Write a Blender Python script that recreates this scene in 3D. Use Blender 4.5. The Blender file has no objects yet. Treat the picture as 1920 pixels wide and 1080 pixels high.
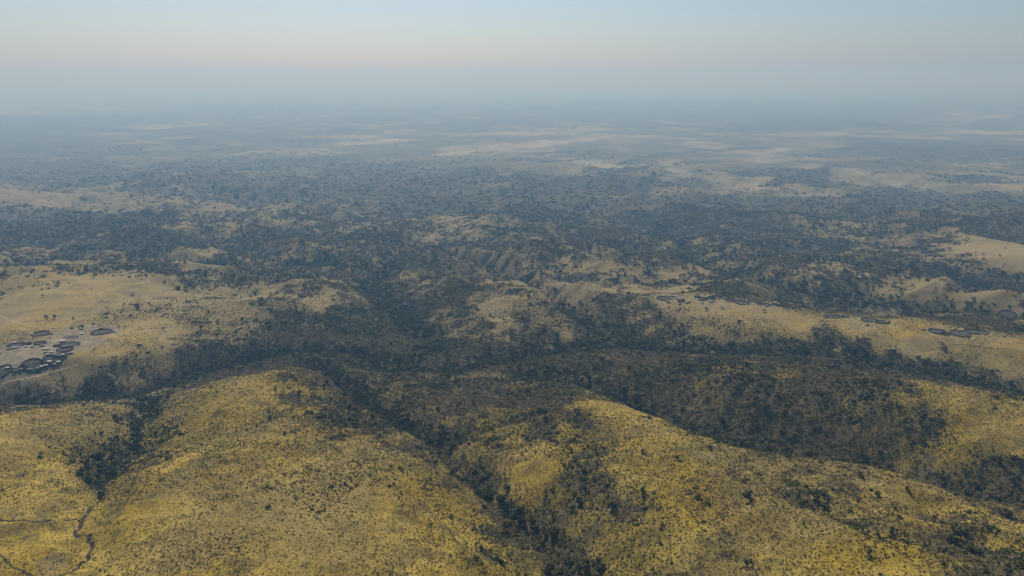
import bpy, math, random
import numpy as np, time
T0 = time.time()
def tick(m): print('TICK %-12s %.1f' % (m, time.time()-T0))
from mathutils import Vector

# ------------------------------------------------------------------ camera, sky, sun, exposure
scene = bpy.context.scene
CAM_H, PITCH, FPX = 400.0, math.radians(17.0), 1280.0      # metres above the village plateau, tilt, focal length in 1920-px units
SUN_EL, SUN_AZ = math.radians(47), math.radians(-14)        # azimuth measured clockwise from the view axis (+Y)
cam_d = bpy.data.cameras.new('camera'); cam = bpy.data.objects.new('camera', cam_d)
scene.collection.objects.link(cam); scene.camera = cam
cam.location = (0, 0, CAM_H); cam.rotation_euler = (math.pi/2 - PITCH, 0, 0)
cam_d.sensor_width = 36; cam_d.lens = 36*FPX/1920
cam_d.clip_start = 1; cam_d.clip_end = 400000

world = bpy.data.worlds.new('World'); scene.world = world; world.use_nodes = True
wn = world.node_tree.nodes; wl = world.node_tree.links
sky = wn.new('ShaderNodeTexSky'); sky.sky_type = 'NISHITA'; sky.sun_disc = False
sky.sun_elevation = SUN_EL; sky.sun_rotation = SUN_AZ
sky.altitude = 0; sky.air_density = 1.0; sky.dust_density = 1.3; sky.ozone_density = 6.0
wl.new(sky.outputs[0], wn['Background'].inputs[0]); wn['Background'].inputs[1].default_value = 0.090

sun_d = bpy.data.lights.new('sun', 'SUN'); sun = bpy.data.objects.new('sun', sun_d); scene.collection.objects.link(sun)
sun_d.energy = 5.0; sun_d.angle = math.radians(0.55); sun_d.color = (1.0, 0.95, 0.88)
sdir = Vector((math.sin(SUN_AZ)*math.cos(SUN_EL), math.cos(SUN_AZ)*math.cos(SUN_EL), math.sin(SUN_EL)))
sun.rotation_euler = sdir.to_track_quat('Z', 'Y').to_euler(); sun.location = (0, 0, 900)

scene.view_settings.view_transform = 'Standard'; scene.view_settings.look = 'None'
scene.view_settings.exposure = 0.0; scene.view_settings.gamma = 1.0
scene.view_settings.use_curve_mapping = False
scene.cycles.use_denoising = True
scene.cycles.max_bounces = 4; scene.cycles.diffuse_bounces = 2; scene.cycles.volume_bounces = 0
HAZE_DENSITY = 0.00018; HAZE_TOP = 690.0

rng = np.random.default_rng(11); random.seed(11)
C = scene.collection

# ------------------------------------------------------------------ helpers: rays, noise, splines
CP, SP = math.cos(PITCH), math.sin(PITCH)
def ray(u, v):
    a = (u-960)/FPX; b = (540-v)/FPX
    return np.array([a, CP+b*SP, -SP+b*CP])
def at_height(u, v, z):                                   # survey point: bearing and dip of (u, v) at elevation z
    d = ray(u, v); t = (z-CAM_H)/d[2]
    return d[0]*t, d[1]*t
def polar(x, y): return np.arctan2(x, y), 0.5*np.log(x*x+y*y)

_pr = np.random.default_rng(5)
_perm = np.concatenate([_pr.permutation(4096)]*2).astype(np.int32); _ang = _pr.uniform(0, 2*np.pi, 4096)
_gx = np.cos(_ang).astype(np.float32); _gy = np.sin(_ang).astype(np.float32)
def perlin(x, y, seed=0):
    x0 = np.floor(x); y0 = np.floor(y); fx = (x-x0).astype(np.float32); fy = (y-y0).astype(np.float32)
    xi = (x0.astype(np.int32)+seed*131) & 4095; yi = (y0.astype(np.int32)+seed*57) & 4095
    u = fx*fx*fx*(fx*(fx*6-15)+10); w = fy*fy*fy*(fy*(fy*6-15)+10)
    pa = _perm[xi]+yi; pb = _perm[(xi+1) & 4095]+yi
    def g(i, dx, dy):
        i = _perm[i & 4095]; return _gx[i]*dx+_gy[i]*dy
    a = g(pa, fx, fy); b = g(pb, fx-1, fy); c = g(pa+1, fx, fy-1); d = g(pb+1, fx-1, fy-1)
    a = a+(b-a)*u; c = c+(d-c)*u
    return (a+(c-a)*w)*1.5
def fbm(x, y, wl_, octv, seed, gain=0.5):
    s = np.zeros(x.shape, np.float32); a = 1.0; tot = 0
    for o in range(octv):
        s += a*perlin(x/wl_+o*17.3, y/wl_-o*9.1, seed+o); tot += a; a *= gain; wl_ /= 2.03
    return s/tot
def ridged(x, y, wl_, octv, seed):
    s = np.zeros(x.shape, np.float32); a = 1.0; tot = 0
    for o in range(octv):
        s += a*(1-np.abs(perlin(x/wl_+o*7.7, y/wl_+o*3.3, seed+o))*2.0); tot += a; a *= 0.5; wl_ /= 2.07
    return s/tot
def sstep(a, b, x):
    t = np.clip((x-a)/(b-a), 0, 1); return t*t*(3-2*t)

# ------------------------------------------------------------------ terrain survey (bearing column, dip row, elevation)
ZP = '''
-400 1300 80;400 1300 112;960 1300 110;1500 1300 125;2300 1300 120
-300 1080 70;0 1080 68;100 1080 66;170 1040 62;300 1080 85;600 1080 100;850 1080 86;1080 1080 60;1250 1080 92;1450 1080 108;1700 1080 110;1920 1080 108;2200 1080 108
0 960 64;150 960 58;280 960 76;450 960 92;650 960 88;820 960 72;940 955 48;1050 950 66;1250 960 90;1450 960 97;1700 960 90;1860 975 84
0 870 58;120 870 54;205 870 42;330 870 66;500 870 78;680 870 70;800 865 54;870 880 42;980 870 60;1150 870 80;1300 870 86;1450 875 80
-200 800 54;0 787 52;130 772 50;230 764 45;290 772 40;340 770 52;450 780 60;580 780 56;690 780 40;850 800 48;950 790 52;1100 800 64;1200 795 68
420 714 44;540 694 38;610 712 26;1100 742 54;1180 768 60;1300 812 66;1450 852 70;1650 882 76;1800 932 82;1920 967 86;2100 1010 92
1250 770 24;1400 820 24;1550 850 28;1700 880 32;1850 925 36
1250 730 34;1400 770 42;1500 750 54;1650 800 52;1800 850 56;1920 900 64
1350 698 54;1500 697 62;1650 712 68;1780 728 74;1900 745 78;2050 790 84;1850 790 76;1920 840 78
1100 700 22;1200 700 38;1000 690 10;1000 650 12;900 690 4;800 690 -2;650 740 14;750 735 22;850 735 26;950 735 28;1020 730 30
1150 640 -2;1250 650 2;1380 655 6;1650 680 10;1800 706 16;1920 732 22;2100 760 28
1350 620 16;1500 640 22;1700 660 28;1900 690 36;1500 600 26;1300 575 18;1400 580 24;1600 605 30;1700 620 36;1900 650 46;2100 690 50
1200 548 14;1330 556 18;1450 570 22;1700 598 32;1920 632 42
0 702 21;70 700 20;0 716 18;100 706 17;150 690 18;280 690 12;420 655 8;0 650 22;150 640 22;300 630 18;450 610 8;560 600 2;0 590 20;150 570 22;300 550 10;60 525 10;200 515 14;320 520 4;500 560 -4;600 560 4;630 545 2;-200 600 10
0 735 0;150 728 0;250 735 -6;350 705 -6;450 675 -8;550 650 -10;650 650 -12
850 540 -8;920 560 6;950 610 8;1050 642 10;720 560 -34;760 600 -26;800 640 -16;650 560 0;850 600 -4
1110 575 4;1050 530 0;950 490 -25;880 470 -36;1000 480 -25;1100 500 -10;1180 530 8;1150 590 0
1400 490 -40;1200 470 -58;1450 440 -76;1400 540 -30;1600 570 -22;1800 592 -12
1530 508 -18;1700 530 -10;1900 556 4;1500 490 -50;1700 508 -46;1900 530 -38;1850 480 -20;1900 460 -26;1780 460 -36;1600 450 -62
1450 428 -88;1600 420 -82;1750 410 -68;1920 404 -58;2100 400 -50;1600 395 -152;1900 390 -155
100 490 -38;300 480 -42;500 480 -46;650 480 -46;0 430 -92;200 430 -86;400 425 -92;600 428 -82;800 430 -92;1000 420 -100;1150 420 -108;1300 410 -118;-300 430 -90
540 470 -48;700 470 -44;560 500 -45;800 500 -55
0 380 -132;200 362 -160;320 336 -128;400 345 -135;480 360 -158;700 380 -146;900 380 -142;1100 370 -152;1300 370 -162;250 380 -148;-300 380 -140;2200 380 -150
-300 330 -188;100 330 -190;500 325 -190;900 325 -192;1300 330 -192;1700 340 -190;2200 330 -190
-300 300 -212;300 300 -212;900 300 -214;1500 300 -214;2200 300 -212
-300 260 -228;500 260 -230;1200 260 -230;2200 260 -228;-300 200 -236;960 200 -236;2200 200 -236;-300 175 -238;960 175 -238;2200 175 -238'''
ctrl = np.array([[float(q) for q in p.split()] for line in ZP.strip().split('\n') for p in line.split(';')])
cxy = np.array([at_height(u, v, z) for u, v, z in ctrl])
ca, cl = polar(cxy[:, 0], cxy[:, 1])
SA = 1.0
def tps_fit(a, l, z, lam):
    n = len(a); d = np.hypot((a[:, None]-a[None])*SA, l[:, None]-l[None])
    K = np.where(d > 0, d*d*np.log(d+1e-9), 0)+lam*np.eye(n)
    P = np.c_[np.ones(n), a, l]; A = np.block([[K, P], [P.T, np.zeros((3, 3))]])
    return np.linalg.solve(A, np.r_[z, 0, 0, 0])
tw = tps_fit(ca, cl, ctrl[:, 2], 2e-4)
def tps(a, l):
    out = np.empty(a.shape); fa = a.ravel(); fl = l.ravel(); o = out.ravel()
    for i in range(0, len(fa), 60000):
        A = fa[i:i+60000, None].astype(np.float32); L = fl[i:i+60000, None].astype(np.float32)
        d2 = ((A-ca[None].astype(np.float32))*SA)**2+(L-cl[None].astype(np.float32))**2
        o[i:i+60000] = (0.5*d2*np.log(d2+1e-12))@tw[:-3].astype(np.float32)+tw[-3]+tw[-2]*A[:, 0]+tw[-1]*L[:, 0]
    return o.reshape(a.shape)

# ravines and valleys: wall slope; bearing column, dip row, floor elevation
CARVES = [
 (0.85, '600 688 -6;640 722 6;705 770 18;760 805 26;810 838 30;865 888 32;925 942 36;985 992 44;1045 1050 48;1085 1110 52;1120 1180 60'),
 (0.75, '290 752 -6;275 782 14;245 828 26;215 858 32;192 888 38;184 920 48;176 945 54'),
 (0.62, '-250 800 -10;-100 790 -12;0 775 -14;130 758 -16;250 748 -18;330 722 -18;430 690 -18;540 662 -18;640 660 -18;700 672 -16;780 690 -12'),
 (0.62, '1000 712 4;1090 728 14;1200 772 18;1320 818 22;1450 850 24;1640 886 28;1780 928 32;1920 966 36;2050 1005 42;2200 1060 50'),
 (0.45, '700 690 -12;850 700 -8;980 676 -8;1100 652 -10;1250 660 -6;1400 668 -2;1550 672 2;1650 684 4;1800 716 8;1920 746 12;2100 790 20'),
 (0.95, '1130 640 -16;1075 602 -38;1045 582 -56;1000 556 -70;940 528 -82;870 503 -92;800 485 -98;740 470 -104'),
 (0.80, '1325 512 -72;1312 500 -82;1285 470 -98;1255 440 -115;1230 415 -130;1200 390 -150'),
 (0.55, '1325 512 -72;1420 540 -48;1600 568 -34;1800 594 -24;1950 614 -16;2150 650 -10'),
 (0.55, '1315 498 -82;1500 497 -66;1700 517 -54;1920 542 -48;2150 570 -40'),
 (0.60, '820 662 -16;775 618 -32;730 572 -44;700 536 -56;740 502 -70;800 484 -86'),
 (0.50, '700 510 -66;560 502 -66;430 508 -60;300 500 -66;120 505 -60;0 525 -40'),
 (0.70, '820 840 32;900 815 44;960 790 50'), (0.60, '960 975 44;1060 955 60;1130 950 72'), (0.6, '1040 1045 50;1130 1055 68;1200 1060 80'),
]
def seg_field(x, y, pts):
    """distance to a polyline and the interpolated third value"""
    best = np.full(x.shape, 1e9); val = np.zeros(x.shape)
    for (x0, y0, z0), (x1, y1, z1) in zip(pts[:-1], pts[1:]):
        dx, dy = x1-x0, y1-y0; t = np.clip(((x-x0)*dx+(y-y0)*dy)/(dx*dx+dy*dy+1e-9), 0, 1)
        d = np.hypot(x-x0-t*dx, y-y0-t*dy); m = d < best
        best = np.where(m, d, best); val = np.where(m, z0+(z1-z0)*t, val)
    return best, val
carves = []
for sl, s in CARVES:
    p = [[float(q) for q in k.split()] for k in s.split(';')]
    carves.append((sl, [(*at_height(u, v, z), z) for u, v, z in p]))
def ribs(k, i0, i1, side, step, length, sl, dep):
    base_sl, pts = carves[k]; P = np.array(pts[i0:i1+1]); seg = np.diff(P, axis=0); n = np.hypot(seg[:, 0], seg[:, 1]); rs = np.random.default_rng(k*7+i0)
    for j in range(len(seg)):
        m = max(1, int(n[j]/step))
        for t in np.sort(rs.uniform(0, 1, m)):
            p = P[j]+seg[j]*t; q = np.array([-seg[j][1], seg[j][0]])/n[j]*side; q = q+rs.uniform(-.3, .3)*seg[j][:2]/n[j]; L_ = length*rs.uniform(.45, 1.3); d_ = dep*rs.uniform(.35, 1.5); q = q+rs.uniform(-.35, .35)*seg[j][:2]/n[j]
            carves.append((sl, [(p[0]+q[0]*L_*f, p[1]+q[1]*L_*f, p[2]+base_sl*L_*f-d_*(f < .95)*min(1, f*3)) for f in (.12, .4, .75, 1.0)]))
ribs(5, 1, 6, -1, 40, 66, 1.05, 11)
ribs(6, 0, 4, -1, 40, 85, 1.0, 11); ribs(6, 0, 4, 1, 46, 70, 1.0, 9)
ribs(9, 0, 4, -1, 50, 60, .9, 8)
# flat shelves (villages, fields) where erosion has left the ground smooth
FLATS = [(150, 640, 22, 200), (300, 600, 18, 150), (1350, 575, 22, 130), (1500, 600, 26, 130), (1700, 625, 36, 130), (1850, 640, 42, 120), (1880, 475, -24, 180), (60, 690, 20, 100), (150, 540, 18, 150)]
flats = [(*at_height(u, v, z), r) for u, v, z, r in FLATS]
# eroded stream channel in the near meadow
CH = [(178, 946), (168, 958), (158, 974), (152, 984), (141, 1002), (158, 1008), (168, 1020), (174, 1034), (168, 1046), (158, 1060), (140, 1078), (110, 1100)]
CH2 = [(154, 980), (130, 983), (95, 982), (50, 986), (0, 990), (-60, 1000)]
channels = []
for k, c in enumerate((CH, CH2)):
    p = np.array([at_height(u, v, 60) for u, v in c])
    for amp in (2.6, 1.3, .6):                              # wandering course
        mid = (p[:-1]+p[1:])/2+rng.normal(0, amp*(1-.5*k), (len(p)-1, 2)); q = np.empty((2*len(p)-1, 2)); q[::2] = p; q[1::2] = mid; p = q
    channels.append([(x_, y_, 1.5-.6*k) for x_, y_ in p])

def coarse(fn, *F):
    """evaluate a smooth field on every fourth grid point and interpolate"""
    n, m = F[0].shape; ii = np.unique(np.r_[np.arange(0, n, 4), n-1]); jj = np.unique(np.r_[np.arange(0, m, 4), m-1])
    G = fn(*[f[np.ix_(ii, jj)] for f in F])
    def up(G, idx, n):
        k = np.clip(np.searchsorted(idx, np.arange(n), 'right')-1, 0, len(idx)-2); t = ((np.arange(n)-idx[k])/(idx[k+1]-idx[k]))[:, None]
        return G[k]*(1-t)+G[k+1]*t
    return up(up(G, ii, n).T, jj, m).T
def height(x, y):
    a, l = polar(x, y); r = np.exp(l)
    z = coarse(lambda p, q: tps(np.clip(p, -0.95, 0.95), np.clip(q, math.log(300), math.log(30000))), a, l)
    wx = x+30*coarse(lambda p, q: fbm(p, q, 260, 3, 51), x, y); wy = y+30*coarse(lambda p, q: fbm(p, q, 260, 3, 61), x, y)
    flat = np.ones(x.shape)
    for fx, fy, fr in flats: flat = np.minimum(flat, 1-0.92*np.exp(-((x-fx)**2+(y-fy)**2)/(fr*fr)))
    mid = sstep(900, 1600, r)*(1-0.65*sstep(3500, 7000, r))
    z = z+flat*mid*((ridged(wx, wy, 430, 4, 3)-0.45)*58+(ridged(wx, wy, 900, 2, 6)-.4)*34*sstep(1500, 2300, r))
    z = z+flat*(1-sstep(900, 1600, r))*((ridged(wx, wy, 135, 4, 9)-0.45)*11+(ridged(wx+.6*wy, wy, 42, 2, 13)-.45)*2.6)
    ex = x+6*fbm(x, y, 60, 2, 71); ey = y+6*fbm(x, y, 60, 2, 81); wob = 1+0.35*coarse(lambda p, q: fbm(p, q, 90, 2, 90), x, y)
    for k, (sl, pts) in enumerate(carves):
        P = np.array(pts); lo = P.min(0)-400; hi = P.max(0)+400
        m = (x > lo[0]) & (x < hi[0]) & (y > lo[1]) & (y < hi[1])
        d, zf = seg_field(ex[m], ey[m], pts); zz = z[m]
        t = zf+sl*wob[m]*np.maximum(d-2, 0)
        t = np.where(d < 500, t, 1e4)
        kk = 7.0; h = np.clip(0.5+0.5*(t-zz)/kk, 0, 1)
        z[m] = t*(1-h)+zz*h-kk*h*(1-h)
    near = 1-sstep(700, 1500, r)
    z = z+(0.5+0.5*flat)*near*(fbm(x, y, 38, 3, 20)*1.7+fbm(x, y, 9, 2, 30)*0.5)
    z = z+flat*mid*fbm(x, y, 60, 3, 40)*3.5
    z = z+sstep(5000, 12000, r)*coarse(lambda p, q: fbm(p, q, 4000, 3, 45), x, y)*8
    for c in channels:
        P = np.array(c); lo = P.min(0)-20; hi = P.max(0)+20
        m = (x > lo[0]) & (x < hi[0]) & (y > lo[1]) & (y < hi[1])
        d, dep = seg_field(x[m]+1.2*fbm(x[m], y[m], 9, 2, 33), y[m]+1.2*fbm(x[m], y[m], 9, 2, 34), c)
        z[m] -= dep*np.exp(-(d/1.5)**4)
    return z

# ------------------------------------------------------------------ ground: one sheet, finer where it is near, out past the horizon
aa = np.concatenate([np.linspace(-math.pi, -1.0, 40)[:-1], np.linspace(-1.0, -0.78, 40)[:-1], np.linspace(-0.78, 0.78, 720), np.linspace(0.78, 1.0, 40)[1:], np.linspace(1.0, math.pi, 40)[1:-1]])
ll = np.concatenate([np.linspace(math.log(1.5), math.log(300), 60)[:-1], np.linspace(math.log(300), math.log(2600), 840)[:-1], np.linspace(math.log(2600), math.log(12000), 260)[:-1], np.linspace(math.log(12000), math.log(130000), 60)])
A, L = np.meshgrid(aa, ll)                                  # rows: distance, columns: bearing
X = np.exp(L)*np.sin(A); Y = np.exp(L)*np.cos(A)
tick('start'); Z = height(X, Y); tick('height')
def samp(F, x, y):
    a, l = polar(x, y)
    i = np.clip(np.searchsorted(ll, l)-1, 0, len(ll)-2); j = np.clip(np.searchsorted(aa, a)-1, 0, len(aa)-2)
    s = np.clip((l-ll[i])/(ll[i+1]-ll[i]), 0, 1); t = np.clip((a-aa[j])/(aa[j+1]-aa[j]), 0, 1)
    return (F[i, j]*(1-t)+F[i, j+1]*t)*(1-s)+(F[i+1, j]*(1-t)+F[i+1, j+1]*t)*s
LR = np.exp(np.linspace(math.log(120), math.log(60000), 5000))
def locate(u, v):
    """where the sight line of a survey bearing meets the ground"""
    d = ray(u, v); h = math.hypot(d[0], d[1]); x = LR*d[0]/h; y = LR*d[1]/h
    zr = CAM_H+LR*d[2]/h; hit = np.nonzero(zr <= samp(Z, x, y))[0]
    k = hit[0] if len(hit) else len(LR)-1
    return float(x[k]), float(y[k])
def gz(x, y): return float(samp(Z, np.array([x]), np.array([y]))[0])
def to_uv(x, y, z):
    dz = z-CAM_H; f = y*CP-dz*SP; up = y*SP+dz*CP
    return 960+FPX*x/f, 540-FPX*up/f

# ------------------------------------------------------------------ land cover: woody cover surveyed at points, then broken up
DP = '''100 900 .04;400 850 .07;600 870 .10;600 822 .32;560 730 .28;450 740 .08;500 1000 .05;700 950 .08;800 1000 .07;50 1050 .03;860 870 .4;800 838 .5;280 820 .28;240 850 .36;210 870 .4;230 790 .2;100 790 .08;20 790 .06;300 1080 .06;640 1080 .05;700 850 .28;650 900 .18;560 860 .16;330 960 .08
1000 1000 .55;1100 1050 .62;1150 965 .5;1060 950 .52;1200 1010 .55;1120 1000 .6;1250 880 .2;1180 780 .1;1050 820 .4;1000 860 .2;990 885 .06;1400 900 .2;1500 1060 .05;1400 1000 .08;1600 940 .42;1500 920 .4;1700 1060 .2;1760 1000 .35;1850 1000 .22;1700 915 .18;1550 870 .4;1900 1050 .45;1000 780 .6;900 780 .5;1250 1040 .45;1300 960 .25;1330 1030 .3;1290 840 .12;1230 815 .1;900 830 .4
1300 760 .85;1500 780 .8;1650 820 .8;1850 910 .9;1700 770 .6;1780 738 .2;1850 780 .05;1900 830 .05;1880 738 .4;1450 710 .6;1600 720 .7;1400 790 .9
1100 680 .85;1300 680 .9;1500 670 .85;1700 690 .85;1900 735 .6;1350 640 .45;1300 610 .3;1250 590 .25;1450 650 .7;1600 680 .7;1850 715 .7
1400 593 .03;1600 618 .03;1800 650 .02;1250 565 .05;1500 608 .04;1330 580 .05;1700 635 .02;1880 655 .03;1720 650 .05;1600 650 .35;1750 640 .08;1900 672 .15;1450 620 .2;1680 660 .4;1380 620 .45;1550 640 .4;1250 610 .5;1650 635 .1;1780 680 .5
1350 540 .8;1600 570 .8;1800 600 .75;1530 507 .2;1600 520 .3;1560 535 .6;1700 535 .35;1650 545 .5;1480 540 .7;1450 515 .7;1750 560 .6;1850 585 .5;1900 592 .2;1900 555 .3;1800 530 .8;1650 510 .7;1900 540 .7;1850 470 .12;1900 480 .05;1780 490 .45;1700 450 .45;1600 480 .75;1500 450 .8;1600 425 .45;1850 425 .8;1700 422 .85;1520 530 .5
100 560 .04;250 535 .06;50 600 .03;200 650 .02;300 620 .04;350 585 .25;400 560 .4;450 620 .25;350 550 .3;430 530 .5;480 590 .45;400 600 .3;300 580 .18;520 620 .6;500 650 .7;350 700 .75;200 725 .7;50 745 .75;420 690 .8;500 540 .4;590 570 .08;30 560 .15;0 545 .4;300 660 .08;150 700 .05;250 700 .25;450 590 .3;540 600 .6;60 690 .03;100 720 .3
600 640 .75;700 640 .85;750 580 .85;800 620 .8;850 580 .5;920 578 .12;930 600 .2;940 618 .15;900 610 .5;980 600 .5;980 630 .5;1050 650 .14;1000 625 .6;1100 640 .5;900 555 .25;860 560 .5;900 640 .6;1000 690 .7;900 660 .8;800 690 .5;700 700 .75;650 740 .7;750 740 .6;850 730 .75;950 740 .8;1150 600 .75;1100 580 .7;1180 548 .25;1220 535 .3;1100 495 .35;1160 515 .4;1270 545 .25;1130 560 .6;1200 575 .45;1160 620 .8;1000 500 .55;1250 520 .4;1200 500 .65;950 515 .5;850 520 .6;850 480 .7;650 500 .6;550 490 .5;540 520 .45;560 460 .7;400 495 .3;300 510 .5;600 530 .7;1040 550 .3;1180 640 .8;640 600 .7
380 425 .26;450 410 .32;250 390 .4;150 460 .6;100 440 .9;300 450 .85;500 450 .85;650 430 .5;860 425 .38;750 400 .85;900 390 .85;1000 440 .65;1100 440 .75;1200 430 .7;1350 420 .85;1300 380 .9;1500 390 .95;1700 380 .95;1900 385 .95;30 368 .3;0 372 .2;100 400 .9;330 350 .6;450 350 .8;600 370 .9;700 340 .72;900 340 .75;1100 340 .7;1250 350 .45;800 360 .8;500 340 .6;1200 320 .42;1000 310 .28;880 300 .35;650 310 .6;400 310 .65;350 295 .3;100 320 .8;100 290 .55;0 280 .7;250 380 .35;690 395 .5;1020 425 .5
1400 300 .08;1300 290 .08;1500 330 .75;1420 345 .08;1600 340 .25;1650 300 .45;1750 280 .8;1850 340 .5;1700 360 .6;1900 350 .25;1900 240 .1;1700 250 .1;1600 230 .8;1300 230 .6;1100 260 .1;900 280 .15;700 275 .2;500 260 .45;300 240 .3;100 240 .7;100 205 .05;50 225 .75;400 200 .5;800 190 .4;900 175 .15;1200 190 .6;1500 200 .6;1850 225 .15;300 270 .5;1000 290 .2;1170 300 .3;1400 270 .05;1560 310 .1;1000 220 .5;600 225 .5'''
dp = np.array([[float(q) for q in p.split()] for line in DP.strip().split('\n') for p in line.split(';')])
dxy = np.array([locate(u, v) for u, v, _ in dp]); da, dl = polar(dxy[:, 0], dxy[:, 1])
def dens(x, y):
    a, l = polar(x, y); out = np.empty(a.shape); fa, fl, o = a.ravel(), l.ravel(), out.ravel()
    for i in range(0, len(fa), 60000):
        d2 = ((fa[i:i+60000, None]-da[None])**2+((fl[i:i+60000, None]-dl[None])*0.75)**2).astype(np.float32)+1e-5
        w = 1/(d2*d2); o[i:i+60000] = (w@dp[:, 2].astype(np.float32))/w.sum(1)
    return out
WA = X+25*coarse(lambda p, q: fbm(p, q, 90, 2, 101), X, Y); WB = Y+25*coarse(lambda p, q: fbm(p, q, 90, 2, 111), X, Y)
R_ = np.exp(L)
DENS = coarse(dens, WA, WB)
wet = np.zeros_like(X)
for sl, pts in carves[:11]:
    d = coarse(lambda p, q: seg_field(p, q, pts)[0], X, Y); wet = np.maximum(wet, np.exp(-(d/(12+0.010*R_))**2))
fa_ = sstep(1500, 4500, R_)
nA = fbm(X, Y, 150, 3, 121, 0.6)*(1-fa_)+fbm(X, Y, 520, 4, 122, 0.6)*fa_; nB = fbm(X, Y, 34, 3, 125, 0.65)*(1-fa_)+fbm(X, Y, 110, 3, 126, .65)*fa_
for w_, val, line in [(3.5, .8, '-50 245;150 244;350 246;560 250;760 250;960 244'), (3, .8, '480 268;620 275;700 270;850 264;960 262'), (6, .9, '1170 308;1215 296;1260 288;1350 283;1460 275'), (9, .95, '1440 345;1490 336;1540 320;1580 308'), (5, .8, '900 286;1000 288;1100 282'),
                      (5, .06, '-50 205;100 206;230 203'), (4, .08, '690 182;800 178;940 181'), (5, .06, '1130 221;1200 224;1290 233'), (6, .06, '1440 247;1600 246;1760 250;1920 262'), (7, .05, '1700 240;1800 232;1920 238'), (5, .06, '1400 346;1470 347'), (4, .05, '1780 398;1820 399'), (7, .08, '1820 338;1900 352'), (4, .1, '280 297;360 291;420 288'), (5, .05, '1360 268;1470 266')]:
    L3 = [(*locate(*[float(q) for q in k.split()]), 0) for k in line.split(';')]
    d = coarse(lambda p, q: seg_field(p, q, L3)[0], X+60*nA, Y+200*nA); wd = w_*R_/FPX*np.clip(R_/2600, 1, 4); DENS = DENS+(val-DENS)*np.exp(-(d/wd)**2)
DENS = np.maximum(DENS, .17*sstep(4500, 8000, R_))
DENS = np.clip(DENS+wet*(.18+.17*sstep(650, 1000, R_))*sstep(0.05, 0.3, DENS+0.1), 0, 1)
gl = np.gradient(Z, ll, axis=0)/R_; ga = np.gradient(Z, aa, axis=1)/R_; SLOPE = np.hypot(gl, ga)
COVER = sstep(0.08, 0.86, DENS+(0.55+.3*sstep(1100, 1700, R_))*nA*sstep(0.03, 0.3, DENS)+0.60*nB*sstep(0.03, 0.3, DENS)+.02)
COVER = COVER*(1-0.5*sstep(.42, .75, SLOPE)*(1-wet))
# bare trodden soil and eroded banks
SOIL = np.zeros_like(X)
SN = fbm(X, Y, 30, 3, 131)
for u, v, rx, ry, s in [(60, 660, 70, 60, 1), (110, 650, 60, 50, 1), (20, 685, 50, 45, 1), (130, 630, 35, 60, .8), (190, 622, 28, 30, .6), (1245, 558, 30, 40, .4), (1330, 562, 45, 40, .45), (1420, 572, 45, 40, .35), (1640, 604, 50, 40, .3), (1800, 624, 55, 45, .3), (1750, 645, 60, 30, .25), (100, 1062, 22, 12, .4),
                        (1635, 680, 6, 6, .8)]:
    x0, y0 = locate(u, v); m = rx*math.hypot(x0, y0)/FPX
    dd = ((X-x0)/m)**2+((Y-y0)/ry)**2
    SOIL = np.maximum(SOIL, s*sstep(1.5, 0.5, dd+0.6*SN))
BANK = sstep(.62, 1.1, SLOPE)*sstep(700, 1000, R_)*(1-sstep(4000, 6000, R_))*np.clip(.5+1.6*nB, 0, 1)*.7
for u, v, rx, ry, s in [(1022, 540, 18, 32, .85), (1048, 557, 15, 26, .85), (905, 486, 24, 55, .8), (948, 506, 18, 40, .8), (965, 418, 18, 80, .8), (1120, 420, 22, 110, .6), (1400, 470, 30, 80, .35), (208, 862, 12, 7, .6)]:
    x0, y0 = locate(u, v); m = rx*math.hypot(x0, y0)/FPX
    dd = ((X-x0)/m)**2+((Y-y0)/ry)**2
    BANK = np.maximum(BANK, s*sstep(1.5, 0.3, dd+1.1*SN+.8*nB))
COVER *= 1-0.75*BANK
COVER *= 1-0.85*SOIL
tick('cover')

# ------------------------------------------------------------------ materials
def new_mat(name):
    m = bpy.data.materials.new(name); m.use_nodes = True
    nt = m.node_tree; b = nt.nodes['Principled BSDF']; b.inputs['Roughness'].default_value = 0.9
    b.inputs['Specular IOR Level'].default_value = 0.1
    return m, nt, b
def N(nt, t, **kw):
    n = nt.nodes.new(t)
    for k, v in kw.items():
        if k in n.inputs.keys(): n.inputs[k].default_value = v
        else: setattr(n, k, v)
    return n
def mix(nt, fac, a, b, blend='MIX'):
    n = nt.nodes.new('ShaderNodeMix'); n.data_type = 'RGBA'; n.blend_type = blend
    for s, v in ((0, fac), (6, a), (7, b)):
        if isinstance(v, bpy.types.NodeSocket): nt.links.new(v, n.inputs[s])
        else: n.inputs[s].default_value = v if s == 0 else (*v, 1)
    return n.outputs[2]
def ramp(nt, src, lo, hi):
    n = nt.nodes.new('ShaderNodeMapRange'); n.interpolation_type = 'SMOOTHSTEP'
    n.inputs['From Min'].default_value = lo; n.inputs['From Max'].default_value = hi
    nt.links.new(src, n.inputs['Value']); return n.outputs[0]
def math_(nt, op, a, b=None):
    n = nt.nodes.new('ShaderNodeMath'); n.operation = op
    for i, v in enumerate((a, b)):
        if v is None: continue
        if isinstance(v, bpy.types.NodeSocket): nt.links.new(v, n.inputs[i])
        else: n.inputs[i].default_value = v
    return n.outputs[0]
def noise(nt, vec, scale, detail=3, rough=0.55):
    n = nt.nodes.new('ShaderNodeTexNoise'); n.inputs['Scale'].default_value = scale
    n.inputs['Detail'].default_value = detail; n.inputs['Roughness'].default_value = rough
    nt.links.new(vec, n.inputs['Vector']); return n.outputs[0]

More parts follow.
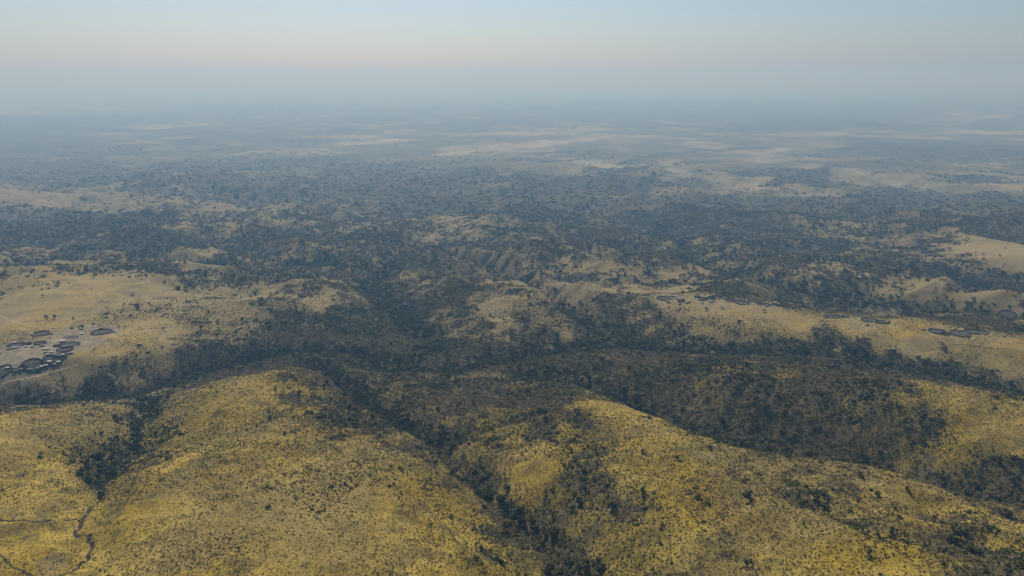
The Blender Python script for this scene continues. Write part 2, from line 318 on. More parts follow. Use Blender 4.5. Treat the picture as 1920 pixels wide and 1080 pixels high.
def ground_material():
    m, nt, b = new_mat('savanna_ground')
    P = nt.nodes.new('ShaderNodeNewGeometry').outputs['Position']
    at = nt.nodes.new('ShaderNodeAttribute'); at.attribute_name = 'cover'
    so = nt.nodes.new('ShaderNodeAttribute'); so.attribute_name = 'soil'
    tone = ramp(nt, noise(nt, P, 0.011, 4), 0.38, 0.64)
    grass = mix(nt, tone, (0.32, 0.215, 0.012), (0.46, 0.330, 0.060))
    grass = mix(nt, math_(nt, 'MULTIPLY', ramp(nt, noise(nt, P, 0.03, 7, .74), 0.46, 0.62), 0.9), grass, (0.115, 0.088, 0.017))
    grass = mix(nt, math_(nt, 'MULTIPLY', ramp(nt, noise(nt, P, 0.006, 5, .6), 0.46, 0.64), 0.8), grass, (0.26, 0.198, 0.068))
    grass = mix(nt, math_(nt, 'MULTIPLY', ramp(nt, noise(nt, P, 0.0085, 6, .66), 0.52, 0.66), 0.65), grass, (0.135, 0.098, 0.030))
    tuss = ramp(nt, noise(nt, P, 0.55, 3, .7), 0.36, 0.66)
    grass = mix(nt, tuss, mix(nt, 0.6, grass, (0.065, 0.050, 0.012)), grass)
    fine = ramp(nt, noise(nt, P, 0.16, 4, .7), 0.55, 0.72)
    grass = mix(nt, math_(nt, 'MULTIPLY', fine, 0.4), grass, (0.42, 0.32, 0.10))
    zc = nt.nodes.new('ShaderNodeSeparateXYZ'); nt.links.new(P, zc.inputs[0])
    low = math_(nt, 'MULTIPLY', ramp(nt, zc.outputs[2], 45, 5), 0.75)                      # paler, greyer straw on the lower shelves
    grass = mix(nt, low, grass, mix(nt, tuss, (0.165, 0.130, 0.062), (0.29, 0.232, 0.125)))
    plain = math_(nt, 'MULTIPLY', ramp(nt, zc.outputs[2], -150, -212), 0.92)
    grass = mix(nt, plain, grass, mix(nt, ramp(nt, noise(nt, P, 0.0011, 7, .64), .45, .64), (0.095, 0.088, 0.058), (0.34, 0.295, 0.19)))
    he = nt.nodes.new('ShaderNodeAttribute'); he.attribute_name = 'herb'
    grass = mix(nt, math_(nt, 'MULTIPLY', he.outputs['Fac'], 0.72), grass, mix(nt, tuss, (0.052, 0.044, 0.014), (0.135, 0.108, 0.030)))   # low olive herbs thicken with the scrub
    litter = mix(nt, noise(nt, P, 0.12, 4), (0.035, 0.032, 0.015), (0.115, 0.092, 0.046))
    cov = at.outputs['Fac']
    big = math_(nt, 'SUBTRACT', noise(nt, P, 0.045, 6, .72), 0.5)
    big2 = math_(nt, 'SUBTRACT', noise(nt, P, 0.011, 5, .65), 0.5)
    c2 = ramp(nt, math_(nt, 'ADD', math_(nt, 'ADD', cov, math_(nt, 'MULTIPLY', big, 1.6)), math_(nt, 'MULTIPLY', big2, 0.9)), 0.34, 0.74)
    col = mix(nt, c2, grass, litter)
    soil = mix(nt, ramp(nt, noise(nt, P, 0.07, 5, .65), 0.35, 0.7), (0.135, 0.115, 0.074), (0.25, 0.212, 0.138))
    col = mix(nt, so.outputs['Fac'], col, soil)
    ba = nt.nodes.new('ShaderNodeAttribute'); ba.attribute_name = 'bank'
    col = mix(nt, ba.outputs['Fac'], col, mix(nt, ramp(nt, noise(nt, P, 0.05, 5, .65), 0.35, 0.7), (0.085, 0.064, 0.034), (0.22, 0.155, 0.078)))
    nt.links.new(col, b.inputs['Base Color'])
    bp = nt.nodes.new('ShaderNodeBump'); bp.inputs['Strength'].default_value = 0.8; bp.inputs['Distance'].default_value = 0.9
    nt.links.new(noise(nt, P, 0.5, 4, .65), bp.inputs['Height']); nt.links.new(bp.outputs[0], b.inputs['Normal'])
    return m
def leaf_material(name, c0, c1):
    m, nt, b = new_mat(name)
    oi = nt.nodes.new('ShaderNodeObjectInfo'); P = nt.nodes.new('ShaderNodeNewGeometry').outputs['Position']
    col = mix(nt, oi.outputs['Random'], c0, c1)
    col = mix(nt, math_(nt, 'MULTIPLY', noise(nt, P, 0.9, 2), 0.7), col, tuple(q*1.7 for q in c1))
    nt.links.new(col, b.inputs['Base Color'])
    return m
def plain_material(name, c0, c1, scale=1.5):
    m, nt, b = new_mat(name)
    P = nt.nodes.new('ShaderNodeNewGeometry').outputs['Position']
    nt.links.new(mix(nt, ramp(nt, noise(nt, P, scale, 4, .6), .35, .65), c0, c1), b.inputs['Base Color'])
    return m
M = dict(ground=ground_material(),
    dark=leaf_material('evergreen_leaves', (0.024, 0.030, 0.010), (0.072, 0.078, 0.026)),
    olive=leaf_material('olive_leaves', (0.055, 0.052, 0.017), (0.150, 0.130, 0.042)),
    thorn=leaf_material('thorn_twigs', (0.065, 0.052, 0.030), (0.20, 0.155, 0.080)),
    straw=leaf_material('dry_tussock', (0.16, 0.125, 0.040), (0.30, 0.23, 0.08)),
    bark=plain_material('bark', (0.05, 0.04, 0.03), (0.10, 0.08, 0.06)),
    brush=plain_material('thorn_brush', (0.035, 0.032, 0.026), (0.085, 0.075, 0.058)),
    dung=plain_material('trodden_dung', (0.045, 0.041, 0.034), (0.085, 0.076, 0.062), .3),
    mud=plain_material('mud_wall', (0.10, 0.08, 0.06), (0.17, 0.14, 0.10)),
    roof_pale=plain_material('pale_roof', (0.30, 0.29, 0.26), (0.52, 0.50, 0.46), .8),
    roof_dark=plain_material('earth_roof', (0.12, 0.10, 0.08), (0.22, 0.19, 0.15), .8),
    void=plain_material('doorway_dark', (0.015, 0.013, 0.01), (0.03, 0.025, 0.02)),
    path=plain_material('dust_path', (0.27, 0.20, 0.10), (0.38, 0.30, 0.17), .4),
    earth=plain_material('dark_track', (0.03, 0.025, 0.018), (0.06, 0.05, 0.035), .4))

# ------------------------------------------------------------------ ground object
def grid_mesh(name, X, Y, Z, wrap):
    nr, nc = X.shape; idx = np.arange(nr*nc).reshape(nr, nc)
    jn = np.roll(idx, -1, 1) if wrap else idx
    q = np.stack([idx[:-1], jn[:-1], jn[1:], idx[1:]], -1)
    if not wrap: q = np.stack([idx[:-1, :-1], idx[:-1, 1:], idx[1:, 1:], idx[1:, :-1]], -1)
    q = q.reshape(-1, 4)[:, ::-1]
    me = bpy.data.meshes.new(name); me.vertices.add(nr*nc)
    me.vertices.foreach_set('co', np.stack([X, Y, Z], -1).astype(np.float32).ravel())
    me.loops.add(q.size); me.loops.foreach_set('vertex_index', q.astype(np.int32).ravel())
    me.polygons.add(len(q)); me.polygons.foreach_set('loop_start', np.arange(0, q.size, 4, dtype=np.int32))
    me.update(calc_edges=True); me.polygons.foreach_set('use_smooth', np.ones(len(q), bool)); return me
gm = grid_mesh('ground', X, Y, Z, True)
for nm, F in (('cover', COVER), ('soil', SOIL), ('bank', BANK), ('herb', np.clip(DENS*1.25, 0, 1))):
    gm.attributes.new(nm, 'FLOAT', 'POINT').data.foreach_set('value', F.astype(np.float32).ravel())
gm.materials.append(M['ground'])
ground = bpy.data.objects.new('ground', gm); C.objects.link(ground); ground['kind'] = 'structure'
ground['label'] = 'golden savanna hills cut by dark wooded ravines, running out to a hazy plain'

# ------------------------------------------------------------------ haze
def box_mesh(name, lo, hi):
    v = [(x, y, z) for x in (lo[0], hi[0]) for y in (lo[1], hi[1]) for z in (lo[2], hi[2])]
    f = [(0, 1, 3, 2), (4, 6, 7, 5), (0, 4, 5, 1), (2, 3, 7, 6), (0, 2, 6, 4), (1, 5, 7, 3)]
    me = bpy.data.meshes.new(name); me.from_pydata(v, [], f); return me
hm = box_mesh('haze', (-140000, -140000, float(Z.min())-1), (140000, 140000, HAZE_TOP))
hmat = bpy.data.materials.new('haze'); hmat.use_nodes = True; nt = hmat.node_tree; nt.nodes.clear()
pv = nt.nodes.new('ShaderNodeVolumePrincipled'); out = nt.nodes.new('ShaderNodeOutputMaterial')
pv.inputs['Color'].default_value = (0.21, 0.425, 0.66, 1); pv.inputs['Density'].default_value = HAZE_DENSITY
pv.inputs['Absorption Color'].default_value = (0.71, 0.57, 0.24, 1); pv.inputs['Anisotropy'].default_value = 0.25
pv.inputs['Density Attribute'].default_value = ''
nt.links.new(pv.outputs[0], out.inputs['Volume'])
try: hmat.cycles.homogeneous_volume = True
except Exception as e: print('homog', e)
hm.materials.append(hmat); haze = bpy.data.objects.new('haze', hm); C.objects.link(haze); haze['kind'] = 'stuff'
haze['label'] = 'pale blue haze over the far plain'

#OBJECTS#
# ------------------------------------------------------------------ plant prototypes (meshes shared by the copies)
def quads_mesh(name, cen, nrm, size, mats, rs):
    """a spray of small leaf-clump faces: centres, facing directions, sizes"""
    n = len(cen); up = rs.normal(size=(n, 3)); nrm = nrm/np.linalg.norm(nrm, axis=1)[:, None]
    t = np.cross(nrm, up); t /= np.linalg.norm(t, axis=1)[:, None]+1e-9; b = np.cross(nrm, t)
    s = size[:, None]; k = rs.uniform(.55, 1.2, (n, 4, 1))
    v = np.stack([cen+k[:, 0]*(t+b)*s, cen+k[:, 1]*(-t+b)*s, cen+k[:, 2]*(-t-b)*s, cen+k[:, 3]*(t-b)*s], 1).reshape(-1, 3)
    me = bpy.data.meshes.new(name); me.from_pydata(v.tolist(), [], [(4*i, 4*i+1, 4*i+2, 4*i+3) for i in range(n)])
    me.materials.append(mats); return me
def tubes_mesh(name, segs, mat, sides=5):
    v = []; f = []
    for p, q, r0, r1 in segs:
        p = Vector(p); q = Vector(q); d = (q-p).normalized(); a = d.orthogonal().normalized(); b = d.cross(a); o = len(v)
        for c, r in ((p, r0), (q, r1)):
            for k in range(sides):
                t = 2*math.pi*k/sides; v.append(tuple(c+a*(math.cos(t)*r)+b*(math.sin(t)*r)))
        for k in range(sides): f.append((o+k, o+(k+1) % sides, o+sides+(k+1) % sides, o+sides+k))
    me = bpy.data.meshes.new(name); me.from_pydata(v, [], f); me.materials.append(mat); return me
def dome_spray(rs, n, rad, hgt, lobes, low=0.1):
    """leaf positions over a few uneven lobes: uneven outline with gaps"""
    ctr = np.c_[rs.normal(0, .42*rad, lobes), rs.normal(0, .42*rad, lobes), rs.uniform(.38, .68, lobes)*hgt]
    lr = rs.uniform(.38, .62, lobes)*rad
    k = rs.integers(0, lobes, n); d = rs.normal(size=(n, 3)); d /= np.linalg.norm(d, axis=1)[:, None]
    rr = rs.uniform(.65, 1.05, n)[:, None]
    p = ctr[k]+d*rr*np.c_[lr[k], lr[k], lr[k]*hgt/rad*.75]; p[:, 2] = np.maximum(p[:, 2], low*hgt)
    return p, d+rs.normal(0, .5, (n, 3))
def bush_mesh(name, seed, mat, n=90, rad=1, hgt=1.3, lobes=5, leaf=.2):
    rs = np.random.default_rng(seed); p, d = dome_spray(rs, n, rad, hgt, lobes, .06)
    return quads_mesh(name, p, d, rs.uniform(.7, 1.3, n)*leaf, mat, rs)
def acacia_meshes(seed, mat, rad=1.0, hgt=1.15):
    """flat umbrella crown in two or three tiers on a forked trunk (unit crown radius)"""
    rs = np.random.default_rng(seed); n = 260; pads = rs.integers(5, 8)
    pa = np.sort(rs.uniform(0, 6.28, pads)); pr = rs.uniform(.25, .68, pads)*rad
    pc = np.c_[np.cos(pa)*pr, np.sin(pa)*pr, hgt*rs.uniform(.72, .97, pads)]
    k = rs.integers(0, pads, n); a = rs.uniform(0, 6.28, n); q = np.sqrt(rs.uniform(0, 1, n))*rs.uniform(.36, .5, n)
    p = pc[k]+np.c_[np.cos(a)*q, np.sin(a)*q, rs.normal(0, .045, n)-.10*q]
    nr = np.c_[rs.normal(0, .45, n), rs.normal(0, .45, n), np.ones(n)]
    crown = quads_mesh('acacia_crown', p, nr, rs.uniform(.07, .14, n), mat, rs)
    fork = (rs.normal(0, .04), rs.normal(0, .04), hgt*.42)
    segs = [((0, 0, -.15), fork, .055, .042)]
    for c in pc: segs.append((fork, tuple(c*np.array([.8, .8, .98])), .03, .012))
    return crown, tubes_mesh('acacia_trunk', segs, M['bark'])
def evergreen_meshes(seed, mat, hgt=1.7):
    rs = np.random.default_rng(seed); n = 300; p, d = dome_spray(rs, n, 1.0, hgt*.8, 7, .05); p[:, 2] += hgt*.2
    crown = quads_mesh('evergreen_crown', p, d, rs.uniform(.08, .17, n), mat, rs)
    segs = [((0, 0, -.2), (0.03, .02, hgt*.35), .08, .06)]
    for k in range(5):
        a = k*1.25+rs.uniform(0, .5); segs.append(((.03, .02, hgt*.33), (math.cos(a)*.5, math.sin(a)*.5, hgt*rs.uniform(.5, .75)), .045, .015))
    return crown, tubes_mesh('evergreen_trunk', segs, M['bark'])
bush_dark = [bush_mesh('dark_bush', 10+i, M['dark']) for i in range(3)]
bush_olive = [bush_mesh('olive_bush', 20+i, M['olive'], leaf=.17) for i in range(3)]
bush_thorn = [bush_mesh('thorn_bush', 30+i, M['thorn'], n=80, hgt=1.1, leaf=.17) for i in range(4)]
tuft = [bush_mesh('tussock', 40+i, M['straw'], n=26, hgt=.9, lobes=3, leaf=.26) for i in range(3)]
acacias = [acacia_meshes(50+i, M['olive'] if i % 2 else M['dark']) for i in range(4)]
evergreens = [evergreen_meshes(60+i, M['dark']) for i in range(3)]
grove = [bush_mesh('grove', 70+i, M['dark'] if i < 2 else M['olive'], n=220, rad=1, hgt=.62, lobes=9, leaf=.11) for i in range(3)]
grove += [bush_mesh('grove_thorn', 75, M['thorn'], n=200, rad=1, hgt=.5, lobes=9, leaf=.10)]
def joined(pair, name):
    cr, tr = pair; me = bpy.data.meshes.new(name); a = len(cr.vertices)
    vs = [tuple(q.co) for q in cr.vertices]+[tuple(q.co) for q in tr.vertices]
    fs = [tuple(q.vertices) for q in cr.polygons]+[tuple(i+a for i in q.vertices) for q in tr.polygons]
    me.from_pydata(vs, [], fs); me.materials.append(cr.materials[0]); me.materials.append(tr.materials[0])
    for i in range(len(cr.polygons), len(fs)): me.polygons[i].material_index = 1
    return me
aca_j = [joined(p, 'acacia') for p in acacias]; eve_j = [joined(p, 'evergreen') for p in evergreens]

# ------------------------------------------------------------------ scatter plans
def sector(r0, r1, n, amax=.80):
    a = rng.uniform(-amax, amax, n); r = np.sqrt(rng.uniform(r0*r0, r1*r1, n)); return r*np.sin(a), r*np.cos(a), r
def in_frame(x, y, z, mar=140):
    u, v = to_uv(x, y, z); return (u > -mar) & (u < 1920+mar) & (v < 1080+mar)
KEEP_OUT = []                                               # (x, y, radius) filled by the villages
def clear_of(x, y):
    ok = np.ones(len(x), bool)
    for kx, ky, kr in KEEP_OUT: ok &= (x-kx)**2+(y-ky)**2 > kr*kr
    return ok
def line_of_sight(x, y, z):
    t = np.linspace(.35, .985, 160)[None]
    px = x[:, None]*t; py = y[:, None]*t; pz = CAM_H+(z[:, None]-CAM_H)*t
    return (samp(Z, px.ravel(), py.ravel()).reshape(px.shape) < pz).all(1)

# ------------------------------------------------------------------ villages
def hull(name, pts, faces, mat, parent=None, loc=None, rz=0):
    me = bpy.data.meshes.new(name); me.from_pydata(pts, [], faces); me.materials.append(mat)
    o = bpy.data.objects.new(name, me); C.objects.link(o); o.parent = parent
    if loc: o.location = loc; o.rotation_euler.z = rz
    return o
def loaf(L_, W_, z0, z1, bulge, top, n=12, rows=4):
    """rounded-rectangle shell from z0 to z1 that swells and closes in at the top"""
    v = []; f = []
    for k in range(rows+1):
        t = k/rows; s = (1+bulge*math.sin(t*math.pi))*(1-(1-top)*t**2); z = z0+(z1-z0)*t
        for i in range(n):
            a = 2*math.pi*i/n; c, d = math.cos(a), math.sin(a); q = (abs(c)**4+abs(d)**4)**-.25
            v.append((c*q*L_*s, d*q*W_*s, z))
    for k in range(rows):
        for i in range(n): j = (i+1) % n; f.append((k*n+i, k*n+j, (k+1)*n+j, (k+1)*n+i))
    f.append(tuple(rows*n+i for i in range(n))); return v, f
hut_meshes = {}
def hut_parts(kind):
    if kind in hut_meshes: return hut_meshes[kind]
    L_, W_, H = (4.6, 3.2, 2.3) if kind == 'big' else (3.4, 2.2, 1.7)
    out = []
    for nm, (v, f), m in (('wall', loaf(L_, W_, -1.2, H, .02, .97), M['mud']),
                          ('roof', loaf(L_*1.09, W_*1.13, H-.08, H+.62, .0, .80, rows=4), M['roof_dark'] if kind == 'dark' else M['roof_pale'])):
        me = bpy.data.meshes.new('hut_'+nm); me.from_pydata(v, [], f); me.materials.append(m); out.append((nm, me))
    x = L_*.3; v = [(x-.45, -W_-.12, -.3), (x+.45, -W_-.12, -.3), (x+.45, -W_-.12, 1.25), (x-.45, -W_-.12, 1.25), (x-.45, -W_+.3, -.3), (x+.45, -W_+.3, -.3), (x+.45, -W_+.3, 1.25), (x-.45, -W_+.3, 1.25)]
    me = bpy.data.meshes.new('hut_doorway'); me.from_pydata(v, [], [(0, 1, 2, 3), (4, 7, 6, 5), (0, 4, 5, 1), (1, 5, 6, 2), (2, 6, 7, 3), (3, 7, 4, 0)]); me.materials.append(M['void'])
    out.append(('doorway', me)); hut_meshes[kind] = out; return out
def add_hut(x, y, kind, rz, label, group):
    e = bpy.data.objects.new('mud_hut', None); C.objects.link(e); e.location = (x, y, gz(x, y)); e.rotation_euler.z = rz
    s = random.uniform(.74, .95); e.scale = (s, s*random.uniform(.92, 1.08), s)
    e['label'] = label; e['category'] = 'hut'; e['group'] = group
    for nm, me in hut_parts(kind):
        o = bpy.data.objects.new(nm, me); C.objects.link(o); o.parent = e
    KEEP_OUT.append((x, y, 6))
def add_pen(x, y, rx, ry, tilt, label, group, old=False, seed=0):
    rs = np.random.default_rng(seed+900); n = 44; z0 = gz(x, y)
    e = bpy.data.objects.new('livestock_pen', None); C.objects.link(e); e.location = (x, y, z0)
    e['label'] = label; e['category'] = 'pen'; e['group'] = group
    ang = np.linspace(0, 2*np.pi, n, endpoint=False); wob = 1+.07*np.sin(ang*2+seed)+.05*np.sin(ang*3+2*seed)+rs.normal(0, .012, n)
    ct, st = math.cos(tilt), math.sin(tilt)
    def loc(a, w, k): px, py = math.cos(a)*rx*w*k, math.sin(a)*ry*w*k; return px*ct-py*st, px*st+py*ct
    v = []; f = []; h = .3 if old else 1.35
    prof = [(1.10, -.5), (1.07, .45*h), (1.03, 1.0*h), (.99, .95*h), (.95, .4*h), (.93, -.5)]
    gap = rs.integers(0, n)
    for i, a in enumerate(ang):
        for k, hh in prof:
            px, py = loc(a, wob[i], 1+(k-1)*min(1, 13/rx)*rs.uniform(.85, 1.15)); v.append((px, py, samp(Z, np.array([x+px]), np.array([y+py]))[0]-z0+hh*rs.uniform(.8, 1.2)))
    m = len(prof)
    for i in range(n):
        if (i-gap) % n < 2: continue
        j = (i+1) % n
        for k in range(m-1): f.append((i*m+k, j*m+k, j*m+k+1, i*m+k+1))
    # loose thorn branches sticking out of the heap
    for i in range(0 if old else 120):
        t = rs.uniform(0, n); a = t*2*np.pi/n; w = 1+.07*math.sin(a*2+seed)+.05*math.sin(a*3+2*seed)
        if (int(t)-gap) % n < 2: continue
        px, py = loc(a, w, rs.uniform(.95, 1.09)); zz = gz(x+px, y+py)-z0+rs.uniform(.5, 1.3)*h; o = len(v); d = rs.normal(0, .75, (3, 3)); d[:, 2] = abs(d[:, 2])*.8
        for q in d: v.append((px+q[0], py+q[1], zz+q[2]))
        f.append((o, o+1, o+2))
    hull('brush_fence', v, f, M['brush'], e)
    fl = [(0, 0, .12)]
    for k in (.33, .66, .97):
        for i, a in enumerate(ang): px, py = loc(a, wob[i], k); fl.append((px, py, gz(x+px, y+py)-z0+.12))
    ff = [(0, 1+i, 1+(i+1) % n) for i in range(n)]
    for k in (0, 1):
        for i in range(n): a0 = 1+k*n; ff.append((a0+i, a0+n+i, a0+n+(i+1) % n, a0+(i+1) % n))
    hull('trodden_floor', fl, ff, M['dung'], e)
    KEEP_OUT.append((x, y, max(rx, ry)*1.3))
# pens: column, row, width in survey units, name used to tell huts apart
def zl(x, y): return 590+y/8, x/8
LP_ = [(191, 623, 34, 'the solitary pen at the end of the grey lane'), (77.5, 626.5, 24, 'the upper pen beside the lane'), (30, 648, 24, 'the dark pen nearest the picture edge'), (75, 644, 20, 'the narrow middle pen'),
       (130, 647, 33, 'the widest ring pen of the cluster'), (122.5, 656.5, 26, 'the neat oval pen under the widest ring'), (102.5, 672, 35, 'the big pale-floored pen'), (62.5, 685, 31, 'the dark oval pen low on the slope'),
       (2, 697, 30, 'the pen cut by the picture edge'), (53, 645, 11, 'the tiny pen between two rings'), (107, 650, 11, 'the small annex pen'), (43, 692, 10, 'the little pen by the lower huts')]
RP_ = [(1243, 560, 25, 'the first big pen of the ridge village'), (1277, 565, 15, 'the second pen of the ridge village'), (1318, 562, 17, 'the left twin pen'), (1332, 561, 16, 'the right twin pen'), (1345, 558, 19, 'the pen at the rim of the drop'),
       (1307, 557, 11, 'the smallest ridge pen'), (1368, 563.5, 17, 'the brown pen midway'), (1392, 568, 30, 'the long flat pen'), (1415, 565.5, 26, 'the rear long pen'), (1433, 571, 26, 'the dark pen before the gap'),
       (1458, 573.5, 20, 'the pen with pale patches'), (1477, 577, 25, 'the last pen of the row'), (1470, 570, 16, 'the small pen behind the row'),
       (1558, 594, 26, 'the isolated pen past the row'), (1580, 594.5, 20, 'the companion of the isolated pen'), (1630, 601, 26, 'the pen beside thorn trees'), (1655, 604.5, 24, 'the pen with a hut in front'),
       (1756, 622, 25, 'the clear oval pen on the open ridge'), (1771, 627, 15, 'the small pen below the clear oval'), (1800, 625.5, 32, 'the broad pen on the open ridge'), (1830, 622.5, 36, 'the long pen at the end of the ridge'), (1885, 593, 26, 'the lone pen on the far bank')]
pens = []
for k, (u, v, w, nick) in enumerate(LP_+RP_):
    left = k < len(LP_); x, y = locate(u, v); r = math.hypot(x, y); rx = w*r/FPX/2*.93
    pens.append((u, v, nick)); ry = rx*random.uniform(.78, 1.05)
    add_pen(x, y, rx, ry, random.uniform(-.3, .3), 'round thorn-brush livestock pen, '+nick, 'pens of the hillside village' if left else 'pens along the ridge village', seed=k)
x, y = locate(134, 632); add_pen(x, y, 9.5, 8, .1, 'faint abandoned pen ring on grey ground above the widest ring pen', 'pens of the hillside village', old=True, seed=77)
HL = [(660, 525, 'p'), (712, 518, 'p'), (475, 297, 'p'), (1228, 293, 'p'), (222, 426, 'p'), (272, 494, 'p'), (205, 504, 'p'), (392, 482, 'p'), (765, 570, 'p'), (720, 602, 'p'), (945, 606, 'p'), (745, 718, 'p'), (880, 714, 'p'), (690, 768, 'p'), (620, 795, 'p'), (112, 800, 'p'), (935, 405, 'b'),
      (517, 317, 'd'), (767, 287, 'd'), (1518, 210, 'd'), (1620, 220, 'd'), (1678, 225, 'd'), (1704, 243, 'p'), (1740, 260, 'p'), (130, 522, 'd'), (490, 488, 'd'), (635, 466, 'd'), (700, 574, 'd'), (890, 625, 'd'), (850, 614, 'd'), (820, 750, 'd'), (1070, 582, 'd'), (560, 820, 'd'), (445, 833, 'd'), (225, 812, 'd'), (230, 845, 'd'), (310, 832, 'd'), (1080, 202, 'd'), (1400, 140, 'd'), (800, 604, 'd'), (1040, 585, 'd')]
HR = [(385, 138, 'd'), (368, 165, 'd'), (404, 165, 'd'), (375, 195, 'd'), (437, 188, 'd'), (320, 220, 'd'), (345, 240, 'd'), (585, 238, 'd'), (555, 250, 'd'), (480, 256, 'd'), (835, 166, 'd'), (882, 222, 'd'), (855, 238, 'd'), (830, 219, 'p'), (750, 242, 'd'), (1012, 190, 'd'), (1520, 286, 'd'), (720, 203, 'd'), (1625, 240, 'p'), (1840, 292, 'd')]
hts = [(x/8, 590+y/8, k, 0) for x, y, k in HL]+[(1200+x/6.4, 530+y/6.4, k, 1) for x, y, k in HR]
hts += [(1440+x/4, 540+y/4, 'd', 1) for x, y in ((510, 224), (745, 278), (480, 204), (1165, 315), (1360, 334), (1625, 348), (1432, 322))]
seen = {}
plan = []
for u, v, k, right in hts:
    pu, pvv, nick = min(pens, key=lambda p: (p[0]-u)**2+(2.5*(p[1]-v))**2)
    du, dv = u-pu, (v-pvv)*2.5
    rel = ('just below' if dv > 0 else 'just above') if abs(dv) > abs(du)*.7 else ('right of' if du > 0 else 'left of')
    roof = {'p': 'pale-roofed hut', 'd': 'dark-roofed hut', 'b': 'large pale-roofed house'}[k]
    plan.append([u, v, k, right, f'{roof} {rel} {nick}', math.hypot(du, dv)])
from collections import defaultdict
same = defaultdict(list)
for p in plan: same[p[4]].append(p)
for lab, ps in same.items():
    if len(ps) > 1:
        ps.sort(key=lambda p: p[0])
        words = ['left one', 'right one'] if len(ps) == 2 else ['leftmost', 'second in line', 'third in line', 'fourth in line', 'fifth in line'][:len(ps)-1]+['rightmost']
        if len(lab.split()) > 14: lab = lab.replace('just ', '').replace('the ', '')
        for w, p in zip(words, ps): p[4] = lab+', '+w
for u, v, k, right, lab, _ in plan:
    if len(lab.split()) > 15: lab = lab.replace('just ', '').replace('the ', '')
    x, y = locate(u, v+.6)
    add_hut(x, y, {'p': 'pale', 'd': 'dark', 'b': 'big'}[k], random.uniform(-.5, .5), lab, 'huts of the ridge village' if right else 'huts of the hillside village')

# ------------------------------------------------------------------ footpaths and tracks
def ribbon(name, uv, w, mat, label, lift=.16):
    P = [locate(u, v) for u, v in uv]; xs = []
    for (x0, y0), (x1, y1) in zip(P[:-1], P[1:]):
        n = max(2, int(math.hypot(x1-x0, y1-y0)/2.5))
        xs += [(x0+(x1-x0)*i/n, y0+(y1-y0)*i/n) for i in range(n)]
    xs.append(P[-1]); xs = np.array(xs); k = np.ones(5)/5
    sm = np.c_[np.convolve(np.pad(xs[:, 0], 2, 'edge'), k, 'valid'), np.convolve(np.pad(xs[:, 1], 2, 'edge'), k, 'valid')]
    sm[:, 0] += .8*fbm(sm[:, 0], sm[:, 1], 14, 2, 5); d = np.gradient(sm, axis=0); d /= np.linalg.norm(d, axis=1)[:, None]+1e-9
    nrm = np.c_[-d[:, 1], d[:, 0]]; v = []; ww = w*(1+.4*fbm(sm[:, 0], sm[:, 1], 8, 2, 6))
    for s in (-.5, 0, .5):
        q = sm+nrm*(s*ww)[:, None]; zz = samp(Z, q[:, 0], q[:, 1])+lift*(1 if s == 0 else .6); v.append(np.c_[q, zz])
    n = len(sm); V = np.concatenate(v); f = [(a*n+i, (a+1)*n+i, (a+1)*n+i+1, a*n+i+1) for a in (0, 1) for i in range(n-1)]
    o = hull(name, V.tolist(), f, mat); o['kind'] = 'structure'; o['label'] = label
def channel_bed(pts, w, label):
    uv = [to_uv(px, py, gz(px, py)) for px, py, _ in pts]
    ribbon('stream_bed', [(u, min(v, 1150)) for u, v in uv], w, M['earth'], label, lift=.28)
channel_bed(channels[0], 2.7, 'dark eroded stream channel twisting down the near meadow')
channel_bed(channels[1], 1.2, 'thin dark side channel joining the meadow stream')
ribbon('footpath', [(52, 770), (70, 757), (90, 742), (106, 731)], 2.2, M['path'], 'pale footpath climbing the scrub bank under the village')
ribbon('footpath', [(150, 760), (175, 748), (200, 732), (222, 718), (212, 705), (180, 690)], 2.2, M['path'], 'pale footpath slanting up to the village slope')
ribbon('footpath', [(0, 722), (40, 713), (90, 700), (150, 684)], 3.0, M['path'], 'wide pale trail along the shelf below the pens')
ribbon('footpath', [(0, 955), (25, 966), (42, 976)], .7, M['path'], 'thin pale trail meeting the meadow gully')
ribbon('dirt_track', [(-20, 1018), (2, 1042), (14, 1058), (40, 1070), (72, 1086)], 1.3, M['earth'], 'dark wheel track curving through the near meadow')
ribbon('footpath', [(0, 590), (30, 605), (60, 612), (110, 615)], 2.4, M['path'], 'pale trail leading along the hill to the upper pen')
ribbon('footpath', [(1655, 845), (1664, 853), (1672, 860)], 1.6, M['path'], 'short pale trail coming down the dark bank')
ribbon('footpath', [(1560, 655), (1600, 667), (1632, 682)], 2.2, M['path'], 'pale trail dropping to the wooded valley')
ribbon('dirt_track', [(1730, 660), (1770, 650), (1810, 646), (1880, 655), (1930, 662)], .8, M['earth'], 'dark line of a track across the open ridge')

tick('villages')
